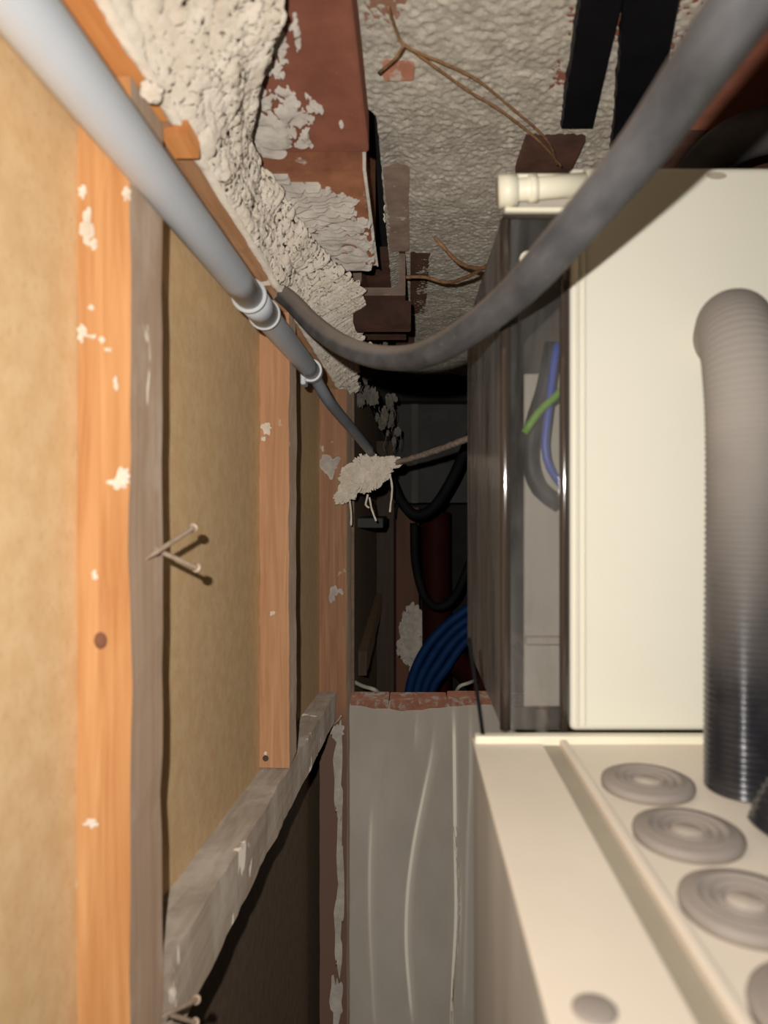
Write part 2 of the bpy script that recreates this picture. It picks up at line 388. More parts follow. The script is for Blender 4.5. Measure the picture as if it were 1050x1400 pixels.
bmesh.ops.rotate(bm, verts=bm.verts, cent=(0, 0, 0), matrix=Matrix.Rotation(math.pi / 2, 3, 'X')); bmesh.ops.scale(bm, verts=bm.verts, vec=(1, 1, 1.3)); bmesh.ops.translate(bm, verts=bm.verts, vec=P(137, 876, D1 - .0004))
from_bm('knot', bm, simple('knot_wood', lin(110, 70, 52), lin(140, 92, 66), 80, .7, 0), s1)

def nail(a, b, label, r=.0016, group=None, head=True):
    a, b = Vector(a), Vector(b); d = (b - a).normalized(); o = thing('nail', label, 'nail', a, group)
    tube('shank', [a, b], lambda s, t: r * (.15 + .85 * min(1, t * 5)), M['nail'], o, seg=10, step=.002)
    tube('head', [b, b + d * .0014], r * 2.0, M['nail'], o, seg=14)
nail(P(199, 765, .395), P(264, 722, .452), 'dusty nail in the nearest stud, slanting up to the right, upper of a crossed pair')
nail(P(195, 743, .405), P(268, 776, .447), 'dusty nail in the nearest stud, slanting down to the right, lower of a crossed pair')
nail(P(222, 1390, .39), P(268, 1367, .43), 'small nail at the foot of the batten near the bottom edge, pointing up right', .0014)
nail(P(226, 1385, .395), P(266, 1398, .425), 'small nail at the foot of the batten near the bottom edge, pointing down right', .0014)
t = thing('bent_nail', 'thin bent nail sticking out below the far end of the batten', 'nail', P(452, 1000, D3 - .02))
tube('shank', [P(444, 998, D3 - .002), P(454, 992, D3 - .02), P(462, 985, D3 - .035), P(467, 978, D3 - .04)], .002, M['nail'], t, seg=8, step=.003)

# ------------------------------------------------------------------ walls beyond, floor
wb = thing('wall_back', None, None, (0, 1.5, -1.3)); wb['kind'] = 'structure'
YB = 1.46
zt = P(0, 968, YB).z; ztop = P(0, 957, YB).z
def grey_top(px): return zt + .006 * math.sin(px * .031) + .004 * noise.noise(Vector((px * .05, 0, 3)))
bm = bmesh.new()
pxs = list(range(470, 905, 6)); tops = []
for px in pxs:
    x = (px - CX) * YB / F; tops.append([bm.verts.new((x, YB, -1.3)), bm.verts.new((x, YB, grey_top(px))), bm.verts.new((x, YB + .065, grey_top(px))), bm.verts.new((x, YB + .065, -1.3))])
for a, b in zip(tops, tops[1:]):
    for k in range(3): bm.faces.new((a[k], a[k + 1], b[k + 1], b[k]))
bm.faces.new(tops[0]); bm.faces.new(tops[-1])
from_bm('render_coat', bm, M['render'], wb)
for a, b in ((472, 531), (532.5, 612), (613.5, 700), (702, 800), (802, 900)):
    box('brick', (a - CX) * YB / F, (b - CX) * YB / F, YB + .004, YB + .07, zt - .03, ztop + random.uniform(-.003, .003), M['brick'], wb, .002)
# flash reflections painted on the render: narrow ribbons a millimetre proud of it
def glint_mat():
    n = NT('painted_glint'); uv = n.node('ShaderNodeAttribute', attribute_name='fade')
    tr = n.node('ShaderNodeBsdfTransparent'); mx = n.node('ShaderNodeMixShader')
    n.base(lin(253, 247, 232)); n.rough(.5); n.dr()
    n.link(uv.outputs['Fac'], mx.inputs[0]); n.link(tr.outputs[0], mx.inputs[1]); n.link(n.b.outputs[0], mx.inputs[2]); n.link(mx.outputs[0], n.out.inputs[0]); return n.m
M['glint'] = glint_mat()
def glint(pts, wl_, wr_, a0=1.15):
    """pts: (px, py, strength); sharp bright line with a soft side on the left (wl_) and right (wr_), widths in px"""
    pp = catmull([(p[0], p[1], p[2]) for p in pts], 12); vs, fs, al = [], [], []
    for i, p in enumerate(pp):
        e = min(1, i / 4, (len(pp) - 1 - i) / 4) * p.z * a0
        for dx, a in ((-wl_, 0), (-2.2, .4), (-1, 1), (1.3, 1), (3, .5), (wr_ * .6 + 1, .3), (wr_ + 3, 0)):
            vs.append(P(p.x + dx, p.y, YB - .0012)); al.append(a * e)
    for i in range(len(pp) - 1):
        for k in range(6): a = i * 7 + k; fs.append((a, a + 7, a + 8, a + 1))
    me = bpy.data.meshes.new('glint'); me.from_pydata(vs, [], fs)
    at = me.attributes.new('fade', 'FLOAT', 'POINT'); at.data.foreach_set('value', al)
    o = link('glint', me, M['glint'], wb); o['label'] = 'painted flash-light streak'; return o
glint([(510, 1075, .2), (507, 1130, .8), (505, 1200, .9), (506, 1280, .7), (512, 1400, .5), (514, 1440, .4)], 4, 9, .8)
glint([(596, 975, .2), (590, 1030, .5), (580, 1080, .8), (566, 1150, 1), (557, 1220, 1), (555, 1290, 1), (560, 1360, .8), (566, 1420, .6)], 4, 9)
glint([(571, 966, .8), (569, 1000, .9), (567, 1030, 1)], 3, 13, .9)
glint([(620, 955, .8), (621, 1050, 1), (622, 1150, 1), (623, 1250, 1), (619, 1340, 1), (616, 1440, 1)], 3, 4)
glint([(622, 1130, .3), (627, 1200, .7), (628, 1260, .8), (622, 1340, .8), (617, 1410, .8)], 3, 4, .9)
glint([(643, 955, .5), (643, 1060, .6), (640, 1130, .5), (637, 1250, .5), (634, 1400, .5)], 3, 5, .8)
glint([(590, 970, .25), (610, 970, .0)], 30, 20, .4)

wf = thing('wall_far', None, None, (0, 3.2, -1.3)); wf['kind'] = 'structure'
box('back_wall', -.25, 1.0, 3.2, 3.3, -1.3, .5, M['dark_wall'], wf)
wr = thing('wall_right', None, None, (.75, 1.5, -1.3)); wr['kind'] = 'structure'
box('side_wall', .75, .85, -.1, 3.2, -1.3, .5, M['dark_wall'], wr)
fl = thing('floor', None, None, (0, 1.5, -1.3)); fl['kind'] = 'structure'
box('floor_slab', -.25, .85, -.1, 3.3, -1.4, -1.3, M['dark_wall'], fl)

# ------------------------------------------------------------------ ceiling: rough mortar, clay blocks, plaster
ce = thing('ceiling', None, None, (0, .8, .36)); ce['kind'] = 'structure'
ZC = .36
def ridged(q, H=.9, oc=5): return noise.ridged_multi_fractal(q, H, 2.1, oc, 1.0, 2.0, noise_basis='PERLIN_ORIGINAL')
def mortar(u, v):
    D = .2 + 1.7 * u ** 1.3; xm = -.042 + .012 * sstep(.61, .64, D) + .0012 * noise.noise(Vector((D * 60, 0, 3))); X = xm + (.25 - xm) * v
    q = Vector((X, D, 0))
    h = noise.fractal(Vector((X * 170, D * 175, 0)), .5, 2.1, 4, noise_basis='PERLIN_ORIGINAL') * .0016 + noise.noise(q * 9) * .004 + noise.noise(q * 30) * .0015
    z = ZC - .004 - h
    z += .012 * sstep(.0, .06, .03 - abs(X + .012)) * sstep(.66, .74, D)     # dished along the clay strip
    return (X, D, z)
sheet('mortar', mortar, 760, 200, M['mortar'], ce)
box('slab', -.25, .85, .0, 3.3, .44, .5, M['dark_wall'], ce)
def block(x0, x1, y0, y1, z0, z1, m, bev=.003):
    return box('clay_block', x0, x1, y0, y1, z0, z1, m, ce, bev, 2)
CRACK = [(.1, -.078), (.36, -.078), (.44, -.0857), (.515, -.1155), (.596, -.1424), (.632, -.150)]
def slant_block(y0, y1, n):
    bm = bmesh.new(); rows = []
    for i in range(n + 1):
        y = y0 + (y1 - y0) * i / n; xa = interp(y, CRACK) + .002 * noise.noise(Vector((y * 90, 1, 0)))
        rows.append([bm.verts.new(p) for p in ((xa, y, .435), (xa, y, .322), (xa + .002, y, .320), (-.039, y, .320), (-.037, y, .322), (-.037, y, .435))])
    for a, b in zip(rows, rows[1:]):
        for k in range(6): bm.faces.new((a[k], a[(k + 1) % 6], b[(k + 1) % 6], b[k]))
    bm.faces.new(rows[0]); bm.faces.new(rows[-1])
    return from_bm('clay_block', bm, M['clay'], ce)
slant_block(.10, .40, 12); slant_block(.4015, .630, 16)
block(-.20, -.043, .633, .88, .303, .435, M['clay_warm'])
block(-.036, .0, .10, .6, .3585, .435, M['clay_dusty'])
block(-.029, .000, .74, .98, .3562, .435, M['clay_smear'])
block(.001, .03, .985, 1.3, .3555, .435, M['clay_dark'])
block(-.03, .01, 1.31, 1.7, .35, .435, M['clay_dark'])
block(-.022, .004, .558, .578, .351, .40, M['brick'])
# block on the right carrying the black strips
block(.112, .36, .15, .665, .357, .435, M['clay'])
block(.112, .17, .668, .74, .349, .435, M['clay_dark'])
block(.2, .5, .668, 1.0, .357, .435, M['clay_dark'])
# broken hollow block with an open end
hb = bmesh.new()
x0, x1, y0, y1, z0, z1 = -.080, -.006, .985, 1.25, .296, .385
bm_box(hb, x0, x0 + .011, y0, y1, z0, z1, .0015); bm_box(hb, x1 - .009, x1, y0 + .004, y1, z0, z1, .0015)
bm_box(hb, x0 + .0105, x1 - .0085, y0 + .002, y1, z0, z0 + .010, .0015); bm_box(hb, x0 + .0105, x1 - .0085, y0 + .05, y1, z1 - .02, z1, .0015)
hollow = from_bm('hollow_block', hb, M['clay_dark'], ce)
hb = bmesh.new()
bm_box(hb, x0, x0 + .012, y0 - .004, y0 - .0002, z0 + .010, z1 - .01, .0012); bm_box(hb, x1 - .009, x1, y0 - .004, y0 - .0002, z0 + .010, z1 - .03, .0012)
bm_box(hb, x0, x1, y0 - .005, y0 - .0002, z0, z0 + .0105, .0012)
from_bm('broken_rim', hb, M['clay_smear'], hollow)
hb = bmesh.new()
bm_box(hb, x0 - .002, x1 + .008, y0 + .02, y0 + .07, z0 - .034, z0 - .0005, .002)
for k in range(17):
    xx = x0 + .002 + k * .0045; bm_box(hb, xx, xx + .0024, y0 + .0185, y0 + .022, z0 - .031, z0 - .003)
from_bm('ribbed_block', hb, M['clay_dark'], ce)

# plaster skim with ragged edges over the clay blocks (dips into the block where the clay shows)
def crease(q, w): return math.exp(-(noise.noise(q) / w) ** 2)
def skim(u, v):
    D = .28 + .61 * u; X = -.19 + .150 * v
    q = Vector((X, D, 0)); zb = .320 if D < .6365 else .303
    lim = interp(D, [(.28, -.10), (.42, -.105), (.46, -.09), (.5, -.100), (.56, -.092), (.60, -.085), (.64, -.090), (.66, -.075), (.69, -.056), (.74, -.050), (.82, -.046), (.89, -.044)])
    patch = noise.noise(Vector((X * 60, D * 22, 3))) * .75 + .6 * noise.noise(Vector((X * 150, D * 60, 9))) + .25 * noise.noise(Vector((X * 400, D * 180, 1)))
    m = (lim - X) / .03 + patch * (1.6 if D < .62 else .7)
    comb = math.sin(D * 560 + 9 * noise.noise(q * 16)) * .0030 * sstep(.63, .67, D) * sstep(.80, .74, D)
    h = .0022 * noise.noise(q * 55) - .0040 * crease(Vector((X * 40, D * 24, 4)) + noise.noise_vector(q * 30) * .5, .12) + comb
    h2 = sstep(-.15, .25, m) * .0075 - .0035
    z = zb - h2 - h * sstep(0, .4, m)
    if D > .6 and m < .1: z = max(z, zb + .002)
    if .622 < D < .652 and X > -.115 + .02 * noise.noise(Vector((X * 120, 3, 0))): z = zb + .004
    if D < .63 and X < interp(D, CRACK) + .003: z = .33
    return (X, D, z)
sheet('plaster_skim', skim, 520, 150, M['plaster_grey'], ce)
# thick plaster fillet between the timber plate and the ceiling
def fillet(u, v):
    D = .2 + 1.35 * u ** 1.25
    xe = interp(D, [(.2, -.080), (.36, -.080), (.41, -.0845), (.478, -.1115), (.553, -.1385), (.60, -.140), (.64, -.128), (.72, -.122), (.8, -.110), (.88, -.085), (.93, -.070), (1.0, -.070), (1.1, -.078), (1.25, -.098), (1.4, -.112), (1.55, -.12)])
    ze = interp(D, [(.2, .302), (.55, .297), (.65, .296), (.85, .294), (.95, .297), (1.1, .29), (1.3, .27), (1.55, .26)])
    am = .35 + .65 * sstep(.58, .66, D)
    xe += am * (.006 * noise.noise(Vector((D * 40, 0, 7))) + .004 * noise.noise(Vector((D * 110, 0, 2))))
    x0 = -.1475 + .0012 * noise.noise(Vector((D * 30, 4, 7))); z0 = .2345 + .002 * noise.noise(Vector((D * 25, 9, 7)))
    X = x0 + (xe - x0) * v; Z = z0 + (ze - z0) * (v ** .62)
    q = Vector((X, D, Z)); nrm = Vector((.75, 0, -.66))
    wob = noise.noise_vector(q * 24) * .5
    qs = Vector((v * 6, D * 9, 1)) + wob; qf = Vector((v * 15, D * 21, 5)) + wob * 2.2; qg = Vector((v * 34, D * 50, 3)) + wob * 4
    h = .008 * noise.noise(q * 12) + .0030 * noise.noise(Vector((v * 9, D * 10, 2)) + wob) + .0007 * noise.fractal(q * 150, .8, 2.1, 3, noise_basis='PERLIN_ORIGINAL')
    k = 1 + .5 * sstep(.5, .62, D) * (1 - sstep(.8, .9, D)) * sstep(.35, .6, v)
    k *= 1 - .5 * sstep(.82, .95, D)
    h -= k * (.0062 * crease(qs, .05) + .0034 * crease(qf, .06) + .0010 * crease(qg, .09))
    h *= 1 - .5 * sstep(.8, .95, D)
    edge = sstep(0, .10, v)
    return Vector((X, D, Z)) + nrm * h * edge + nrm * .004 * edge
sheet('plaster_fillet', fillet, 860, 130, M['plaster'], ce, .007)
# small plaster drips and scraps farther in
def clump(px, py, D, r, m, seed):
    rnd = random.Random(seed)
    for i in range(7):
        c = P(px + rnd.uniform(-1, 1) * r * F / D, py + rnd.uniform(-1.6, 1.6) * r * F / D, D + rnd.uniform(-1, 1) * r)
        crumb('plaster_scrap', c, r * rnd.uniform(.35, .75), m, ce, 3, .8, 90, (rnd.uniform(.4, .9), .8, rnd.uniform(.7, 1.5)), seed * 3. + i)
    for i in range(4):
        a = P(px + rnd.uniform(-1, 1) * r * F / D, py, D); pts = [a]
        for k in range(4): pts.append(pts[-1] + Vector((rnd.uniform(-.3, .3) * r, rnd.uniform(-.2, .2) * r, -r * rnd.uniform(.3, .7))))
        tube('plaster_string', pts, .0009, m, ce, seg=5, step=.004, rough=.5)
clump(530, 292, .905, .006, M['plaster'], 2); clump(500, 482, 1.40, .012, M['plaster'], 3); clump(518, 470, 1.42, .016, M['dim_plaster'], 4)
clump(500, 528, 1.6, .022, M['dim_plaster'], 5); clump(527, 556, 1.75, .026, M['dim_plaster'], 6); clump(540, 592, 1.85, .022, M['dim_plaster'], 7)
crumb('plaster_scrap', P(207, 126, .385), .007, M['plaster'], ce, 3, .4, 60, (1, 1, 1), 8.)

# ------------------------------------------------------------------ black strips on the right clay block
def strip(c, wdt, label):
    pts = [Vector(p) for p in c]; bm = bmesh.new(); k = []
    for i in range(31):
        p = pts[0].lerp(pts[1], i / 30); j = .0016 * noise.noise(p * 90); a = []
        for dx, dz in ((-wdt / 2 + j, 0), (-wdt / 2 + .002 + j, -.006), (wdt / 2 - .002, -.006), (wdt / 2, 0)):
            a.append(bm.verts.new(p + Vector((dx, 0, dz))))
        k.append(a)
    for a, b in zip(k, k[1:]):
        for q in range(4): bm.faces.new((a[q], a[(q + 1) % 4], b[(q + 1) % 4], b[q]))
    bm.faces.new(k[0]); bm.faces.new(k[-1])
    o = from_bm('black_strip', bm, M['black_strip']); tag(o, label, 'strip', 'black strips on the clay block'); return o
zs = .3565
def Pc(px, py, z): D = z * F / (CY - py); return P(px, py, D)
strip([Pc(828, -40, zs), Pc(789, 167, zs)], .033, 'flat black strip on the clay ceiling block, left of the two')
strip([Pc(895, -40, zs), Pc(862, 200, zs)], .042, 'flat black strip on the clay ceiling block, right of the two, beside the grey hose')

# ------------------------------------------------------------------ rigid conduit
XC, ZCd, RC = -.1385, .1805, .0125
cd = thing('rigid_conduit', 'pale grey rigid plastic conduit running along the studs under the ceiling', 'pipe', (XC, .2, ZCd))
pa, pb, pc = Vector((XC, .14, ZCd - .003)), Vector((XC, .60, ZCd)), Vector((-.1325, .945, .1795))
tube('pipe', [pa, pb], RC, M['pvc'], cd, seg=36, step=.05)
tube('pipe', [pb, pc], RC, M['pvc'], cd, seg=36, step=.05)
dr = (pc - pb).normalized()
q0 = pb; q1 = pb + dr * .058
cp = tube('coupling', [q0, q1], .0136, M['pvc'], cd, seg=36, step=.05)
for q in (q0, q1): tube('collar', [q - dr * .0018, q + dr * .0018], .0152, M['pvc_ring'], cp, seg=36, step=.05)
tube('thin_pipe', [pc - dr * .02, pc + dr * .01, P(447, 545, 1.0), P(480, 585, 1.15), P(507, 618, 1.30)], .0083, M['pvc_dark'], cd, seg=24, step=.02)
cl = bmesh.new()
sec = []
for i in range(26):
    a = math.radians(-150 + 300 * i / 25) ; sec.append((math.cos(a), math.sin(a)))
for i in range(25):
    for (y0, y1) in ((-.006, .006),):
        vs = []
        for (r, y) in ((.0126, y0), (.0155, y0), (.0155, y1), (.0126, y1)):
            for s in (sec[i], sec[i + 1]): vs.append(cl.verts.new(pc + Vector((s[0] * r, y - .012, s[1] * r))))
        for q in range(4):
            a, b = q * 2, ((q + 1) % 4) * 2; cl.faces.new((vs[a], vs[a + 1], vs[b + 1], vs[b]))
bm_box(cl, -.1449, -.138, pc.y - .024, pc.y - .001, pc.z - .020, pc.z + .008, .0015)
from_bm('clip', cl, M['pvc_ring'], cd)

# ------------------------------------------------------------------ sagging grey hose
hp = [(1085, -90, .187), (1003, 24, .209), (935, 122, .246), (863, 222, .284), (755, 347, .345), (700, 405, .40), (650, 446, .45), (605, 474, .5), (560, 489, .56), (510, 487, .61), (465, 470, .66), (427, 442, .72), (398, 412, .765), (372, 392, .80), (345, 372, .83)]
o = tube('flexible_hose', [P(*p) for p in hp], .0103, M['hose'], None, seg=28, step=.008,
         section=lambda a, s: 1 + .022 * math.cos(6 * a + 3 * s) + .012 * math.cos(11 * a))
tag(o, 'dusty grey flexible hose sagging across the middle and rising to the upper right', 'hose')

# ------------------------------------------------------------------ upper cabinet: cream panel and smoked cover
YC = .45
cb = thing('electrical_cabinet', 'cream electrical cabinet with a smoked clear side cover, behind the grommet box', 'cabinet', (.2, .55, -.147))
xl, xs, xr = .0617, .104, .40
zb, ztp = -.147, .219
bm = bmesh.new(); bm_box(bm, xs, xr, YC, YC + .022, zb, ztp, .004, 3)
from_bm('front_panel', bm, M['cream'], cb)
box('bead', xs + .0035, xs + .0055, YC - .0018, YC + .002, zb + .004, ztp - .008, M['cream'], cb, .0007)
box('bead', xs + .0085, xs + .0100, YC - .0014, YC + .002, zb + .004, ztp - .008, M['cream'], cb, .0006)
bm = bmesh.new(); lathe(bm, [(0, .0003), (.006, .0003), (.0066, -.0003), (0, -.0003)], (0, 0, 0), 20)
bmesh.ops.rotate(bm, verts=bm.verts, cent=(0, 0, 0), matrix=Matrix.Rotation(math.pi / 2, 3, 'X')); bmesh.ops.scale(bm, verts=bm.verts, vec=(1, 1, .35)); bmesh.ops.translate(bm, verts=bm.verts, vec=P(980, 240, YC - .0004))
from_bm('moulding_mark', bm, M['groove'], cb)
YD = .735
box('body', xs + .01, xr, YC + .022, YD, zb, ztp - .004, M['plate_grey'], cb, .003)
box('back_plate', xl + .003, xs + .0095, YD - .006, YD, zb, .19, M['plate_dark'], cb)
bm = bmesh.new(); bm_box(bm, xl, xs - .0008, YC + .004, YC + .0065, zb, .187, .0005)
from_bm('clear_cover', bm, M['clear_front'], cb)
bm = bmesh.new(); bm_box(bm, xl - .0012, xl + .0012, YC + .010, YD - .007, zb, .187, .0005)
from_bm('side_pane', bm, M['clear_side'], cb)
tube('cover_edge', [(xl + .001, YC + .005, zb), (xl + .001, YC + .005, .186)], .0036, M['smoke_edge'], cb, seg=16, step=.05)
tube('cover_edge', [(xs - .0030, YC + .003, zb), (xs - .0030, YC + .003, .186)], .0034, M['smoke_edge'], cb, seg=16, step=.05)
box('cover_top', xl - .001, xs - .001, YC + .002, YD - .007, .187, .190, M['smoke_edge'], cb, .001)
box('inner_plate', .0832, .1135, .505, .508, zb, .0955, simple('inner_plate', lin(168, 163, 152), lin(186, 180, 168), 12, .6, .05, stretch=(1, 1, .3)), cb, .001)
box('inner_rail', .0834, .1130, .499, .5045, -.101, -.095, M['plate_grey'], cb, .001)
hg = tube('hinge_pin', [P(683, 262, YC - .002), P(800, 252, YC - .002)], .0072, M['ivory'], cb, seg=24, step=.02)
tube('hinge_collar', [P(681, 262, YC - .002), P(706, 260, YC - .002)], .0100, M['ivory'], hg, seg=28, step=.02)
tube('hinge_collar', [P(722, 259, YC - .002), P(734, 258, YC - .002)], .0084, M['ivory'], hg, seg=28, step=.02)
box('hinge_leaf', P(704, 0, YC).x, P(792, 0, YC).x, YC + .004, YC + .012, .194, .2135, M['plate_grey'], cb, .001)
box('hinge_leaf', P(703, 0, YC).x, P(790, 0, YC).x, YC - .004, YC + .012, .2095, .2130, M['ivory'], cb, .001)
box('hinge_leaf', P(690, 0, YC).x, P(790, 0, YC).x, YC - .002, YC + .004, .1895, .1925, M['ivory'], cb, .001)
tube('latch_pin', [P(795, 268, YC - .002), P(806, 236, YC - .002)], .0042, M['ivory'], cb, seg=16, step=.02)
tube('cover_stud', [P(722, 355, YC + .005), P(722, 355, YC - .003)], .0055, M['ivory'], cb, seg=18, step=.02)
# wires inside
tag(tube('blue_wire', [P(762, 470, .478), P(757, 500, .478), P(750, 560, .478), P(745, 610, .478), P(752, 640, .478), P(768, 664, .48)], .0028, M['blue_wire'], seg=10),
    'blue wire hanging behind the smoked clear cover', 'wire')
tag(tube('green_wire', [P(772, 530, .470), P(755, 546, .4705), P(735, 565, .4705), P(717, 592, .4705)], .0026, M['green_wire'], seg=10), 'yellow-green wire behind the smoked clear cover', 'wire')
tag(tube('black_loop', [P(756, 470, .489), P(745, 530, .489), P(730, 580, .489), P(725, 630, .489), P(738, 668, .489), P(764, 688, .489)], .0062, M['black_strip'], seg=14),
    'thick black cable looping behind the smoked clear cover', 'cable')

# ------------------------------------------------------------------ lower box with grommets
ZB = -.1516
jb = thing('junction_box', 'beige junction box with round grey grommets on its top, bottom right', 'box', (.15, .3, -.7))
XL, XRt = .0417, .36
bm = bmesh.new(); bm_box(bm, XL, XRt, .10, YC + .004, -.7, ZB - .0025, .003, 2)
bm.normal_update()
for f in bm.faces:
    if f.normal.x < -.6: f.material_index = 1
from_bm('body', bm, [M['beige'], M['beige_shaded']], jb)
box('top_strip', XL - .001, .0845, .10, YC + .003, ZB - .002, ZB, M['beige'], jb, .0009, 2)
box('top_field', .1002, XRt, .10, YC + .003, ZB - .002, ZB - .0004, M['beige'], jb, .0006)
box('rail', .0845, .0945, .10, YC + .003, ZB - .004, ZB - .0012, M['groove'], jb, .0006)
box('rail', .0950, .0998, .10, YC + .003, ZB - .003, ZB + .0026, M['beige'], jb, .0012, 3)
box('rear_lip', XL, XRt, YC - .009, YC - .001, ZB - .002, ZB + .0045, M['ivory'], jb, .0012, 2)
R0 = .0238
GL = 1.05
prof = [(0, .0030), (.0075, .0030), (.0082, .0042), (.0092, .0042), (.0098, .0028), (.0120, .0028), (.0126, .0044), (.0138, .0044), (.0144, .0030), (.0160, .0030), (.0166, .0050), (.0178, .0050), (.0184, .0044), (.0215, .0044), (R0, .0034), (R0 + .0004, .0018), (R0, -.0004), (0, -.0004)]
for i, (X, D) in enumerate(((.128, .374), (.1266, .3165), (.1257, .2595), (.125, .203))):
    bm = bmesh.new(); lathe(bm, [(r, h * GL if h > 0 else h) for r, h in prof], (X, D, ZB), 48)
    o = from_bm('grommet', bm, M['grommet'], jb, True)
    bm = bmesh.new(); lathe(bm, [(0, .0037), (.0068, .0037), (.0074, .0030), (0, .0030)], (X, D, ZB), 24); tip = from_bm('membrane_tip', bm, M['dusty_tip'], o, True); tip['label'] = 'dust-covered pale centre'
bm = bmesh.new(); lathe(bm, [(0, .0012), (.0055, .0012), (.0068, .0004), (.0068, -.0004), (0, -.0004)], (.0555, .2085, ZB), 28)
from_bm('screw_cap', bm, M['grommet'], jb, True)
tag(tube('black_wire', [P(641, 872, .445), P(648, 920, .442), P(655, 965, .441), P(660, 1003, .44)], .0013, M['black'], seg=8), 'thin black wire standing at the rear corner of the beige box', 'wire')

# ------------------------------------------------------------------ corrugated tubes
def corr(name, pts, r, pitch, mat, label):
    t = thing(name, label, 'tube', pts[0])
    tube('hose_wall', pts, lambda s, q: r * (1 - .024 + .024 * (1 - .72 * sstep(.13, .23, s)) * math.sin(2 * math.pi * s / pitch)), mat, t, seg=40, step=pitch / 6)
    return t
BX, BY = .1795, .372
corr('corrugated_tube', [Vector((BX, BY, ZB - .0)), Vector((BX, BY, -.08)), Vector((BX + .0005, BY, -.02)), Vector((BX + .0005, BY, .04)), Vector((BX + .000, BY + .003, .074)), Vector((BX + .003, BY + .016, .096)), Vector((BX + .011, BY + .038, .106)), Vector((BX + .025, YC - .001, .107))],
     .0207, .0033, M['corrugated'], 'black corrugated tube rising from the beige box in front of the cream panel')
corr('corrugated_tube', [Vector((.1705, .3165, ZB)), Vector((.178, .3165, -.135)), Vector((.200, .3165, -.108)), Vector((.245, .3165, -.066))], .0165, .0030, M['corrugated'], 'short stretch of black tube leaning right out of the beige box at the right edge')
o = tube('dark_hose', [P(945, 250, .62), P(985, 205, .60), P(1040, 180, .58), P(1120, 170, .56), P(1250, 190, .55)], .019, simple('dark_grey_hose', lin(60, 58, 58), lin(78, 76, 76), 30, .6, .1), seg=24)
tag(o, 'thick dark grey hose curving above the cream cabinet at the right edge', 'hose')

# ------------------------------------------------------------------ plaster lump on the third stud, rod, fibres
lm = thing('plaster_lump', 'rough lump of dried plaster stuck to the third stud at the conduit end', 'plaster', P(500, 660, 1.36))
crumb('lump', P(503, 648, 1.345), .052, M['plaster'], lm, 6, .5, 46, (.95, .5, .62), 3., Matrix.Rotation(math.radians(-28), 3, 'Y'))
crumb('lump', P(474, 672, 1.355), .030, M['plaster'], lm, 5, .6, 60, (.9, .5, .55), 9., Matrix.Rotation(math.radians(-40), 3, 'Y'))
crumb('lump', P(537, 632, 1.33), .022, M['plaster'], lm, 4, .4, 60, (1, .7, .6), 12.)
for pts in ([(505, 680, 1.34), (508, 695, 1.34), (514, 712, 1.35)], [(533, 648, 1.33), (536, 668, 1.33), (533, 700, 1.34)], [(503, 676, 1.33), (500, 690, 1.335), (505, 694, 1.335)], [(478, 684, 1.355), (480, 700, 1.36), (480, 718, 1.365)]):
    tube('plaster_string', [P(*p) for p in pts], .0019, M['plaster'], lm, seg=6, step=.004, rough=.5)
o = tube('steel_rod', [P(540, 633, 1.33), P(590, 618, 1.22), P(660, 592, 1.08)], .0055, M['rust'], seg=12, step=.006, rough=.25)
tag(o, 'mottled steel rod running from the plaster lump to the right', 'rod')

# ------------------------------------------------------------------ twine and cords on the ceiling
def cord(name, strands, r, m, label, cat, group=None):
    t = thing(name, label, cat, strands[0][0], group)
    for s in strands: tube('strand', s, r, m, t, seg=8, step=.004, rough=.4)
    return t
zt2 = .346
a = [Pc(530, 8, zt2), Pc(540, 38, zt2), Pc(553, 62, zt2 - .004), Pc(600, 84, zt2 - .006), Pc(650, 108, zt2 - .004), Pc(700, 148, zt2 - .006), Pc(748, 192, zt2 - .006), Pc(762, 226, zt2)]
b = [Pc(555, 62, zt2 - .003), Pc(590, 88, zt2 - .004), Pc(640, 124, zt2 - .003), Pc(690, 155, zt2 - .003), Pc(740, 196, zt2 - .004), Pc(768, 228, zt2)]
c = [Pc(553, 60, zt2 - .004), Pc(540, 80, zt2 - .008), Pc(518, 100, zt2 - .004)]
cord('twine', [a, b, c], .0011, M['twine'], 'long brown twine running slantwise across the mortar ceiling', 'twine')
a = [Pc(594, 324, .345), P(608, 340, .90), P(626, 358, .88), P(645, 366, .85), P(668, 366, .80)]
b = [P(555, 379, 1.0), P(580, 379, .98), P(612, 386, .95), P(640, 378, .88), P(668, 362, .80)]
cord('brown_cord', [a, b], .0024, M['twine'], 'forked light brown cord between the hollow block and the cabinet cover', 'cord')
tag(tube('grass_stalk', [P(283, 205, .5), P(279, 235, .52), P(270, 278, .55)], .0011, M['twine'], seg=6, rough=.4), 'thin dry stalk hanging from the plaster above the conduit', 'stalk')

# ------------------------------------------------------------------ dark space beyond
YF = 2.6
t = thing('grey_board', 'dark grey board across the far end behind the steel rod', 'board', P(600, 690, YF))
box('board', P(536, 0, YF).x, P(760, 0, YF).x, YF, YF + .03, P(0, 690, YF).z + .006, P(0, 552, YF).z, M['dark_board'], t, .003)
box('glint_strip', P(562, 0, YF).x, P(572, 0, YF).x, YF - .006, YF - .0005, P(0, 688, YF).z, P(0, 500, YF).z, simple('dim_painted_glint', lin(62, 60, 54), lin(76, 73, 66), 30, .7, .1, stretch=(1, 1, .1)), t, .001)  # added strip standing in for a line of reflected flash on the board
o = box('header_beam', P(470, 0, 2.5).x, P(760, 0, 2.5).x, 2.5, 2.58, P(0, 548, 2.5).z, P(0, 470, 2.5).z, M['dark_wall'], None, .004)
tag(o, 'dark timber beam under the ceiling at the far end', 'beam')
t = thing('timber_post', 'orange-brown timber post in the dark beyond the grey wall', 'post', P(555, 1100, 2.55))
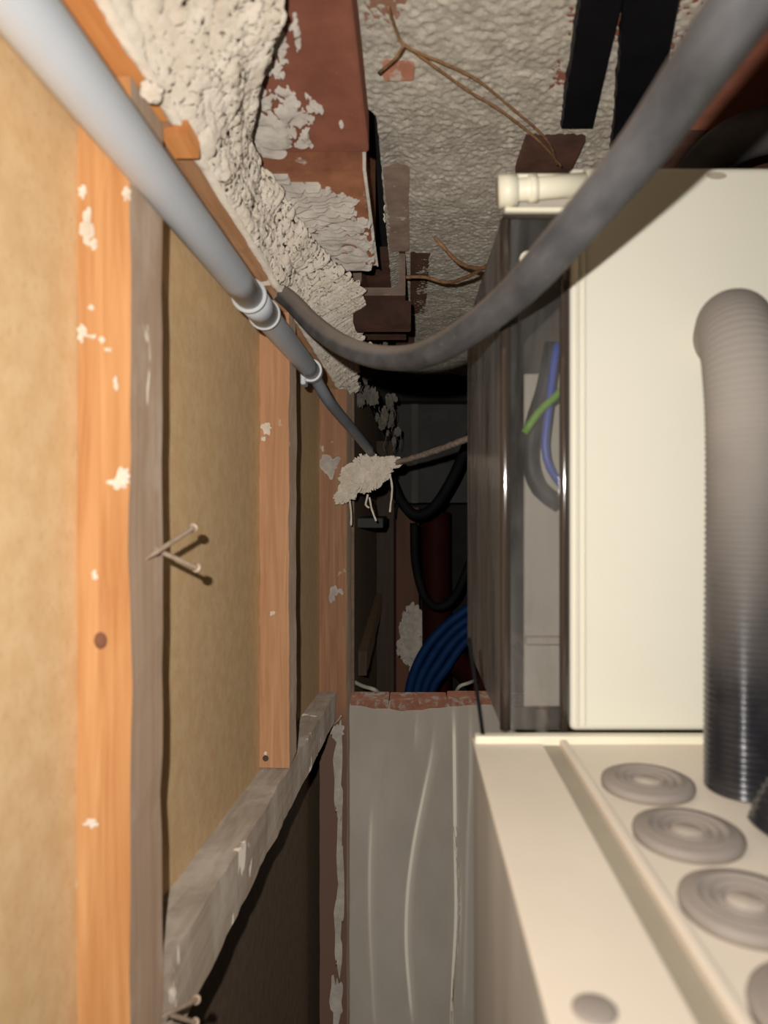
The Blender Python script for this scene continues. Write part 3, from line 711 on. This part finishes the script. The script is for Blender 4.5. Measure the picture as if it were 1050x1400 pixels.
po = box('post', P(541, 0, 2.55).x, P(573, 0, 2.55).x, 2.55, 2.59, -1.3, P(0, 692, 2.55).z - .004, M['far_wood'], t, .003)
box('edge_board', P(533, 0, 2.56).x, P(541, 0, 2.56).x - .001, 2.56, 2.59, -1.3, P(0, 692, 2.56).z - .004, M['dark_wall'], t, .003)
crumb('plaster_patch', P(562, 878, 2.545), .062, M['plaster_grey'], t, 5, .35, 30, (.85, .12, 1.9), 4.)
o = tube('red_pipe', [P(597, 1150, 2.5), P(597, 900, 2.5), P(596, 700, 2.5)], .052, M['red'], seg=28, step=.05)
tag(o, 'thick dark red upright pipe in the dark beyond the grey wall', 'pipe')
o = tube('red_pipe', [P(598, 885, 2.1), P(625, 905, 2.0), P(668, 945, 1.9)], .036, M['red'], seg=24, step=.03)
tag(o, 'dark red pipe end showing under the blue tubes', 'pipe')
for i, (dx, dy) in enumerate(((0, 0), (11, 9), (22, 18), (33, 27))):
    D = 1.80 + .021 * (i % 2)
    o = tube('blue_tube', [P(555 + dx * .9, 985 + dy * .2, D), P(561 + dx * .9, 935 + dy * .3, D), P(578 + dx, 893 + dy * .7, D), P(606 + dx * .7, 858 + dy, D), P(640 + dx * .3, 832 + dy * 1.3, D), P(690, 800 + dy * 1.6, D)], .0115, M['blue'], seg=14, step=.012)
    tag(o, 'blue tube arching in the dark above the grey wall, ' + ('uppermost of four', 'second from top', 'third from top', 'lowest of four')[i], 'tube', 'blue tubes beyond the grey wall')
def blk(pts, r, label): tag(tube('black_cable', [P(*p) for p in pts], r, M['black'], seg=12, step=.012), label, 'cable', 'black cables in the dark')
blk([(528, 640, 1.75), (545, 680, 1.75), (566, 703, 1.75), (590, 696, 1.75), (615, 660, 1.75), (638, 610, 1.72), (660, 560, 1.7)], .013, 'black cable slung in a V below the steel rod')
blk([(566, 715, 2.0), (568, 770, 2.0), (580, 815, 2.0), (600, 830, 2.0), (622, 815, 2.0), (640, 775, 2.0), (655, 740, 2.0)], .012, 'black cable hanging in a U in front of the red pipe')
o = box('grey_shelf', P(478, 0, 1.62).x, P(524, 0, 1.62).x, 1.62, 1.9, P(0, 722, 1.62).z, P(0, 708, 1.62).z, M['dark_board'], None, .002)
tag(o, 'small dark grey ledge board behind the third stud', 'board')
tag(tube('pale_cable', [P(480, 930, 1.56), P(496, 938, 1.53), P(512, 943, 1.51), P(524, 952, 1.56)], .0045, M['white_wire'], seg=8), 'bit of pale cable lying on the brick top at its left end', 'cable')
tag(tube('pale_cable', [P(622, 948, 1.56), P(629, 938, 1.53), P(640, 934, 1.53), P(650, 930, 1.56)], .004, M['white_wire'], seg=8), 'bit of pale cable on the brick top beside the beige box', 'cable')
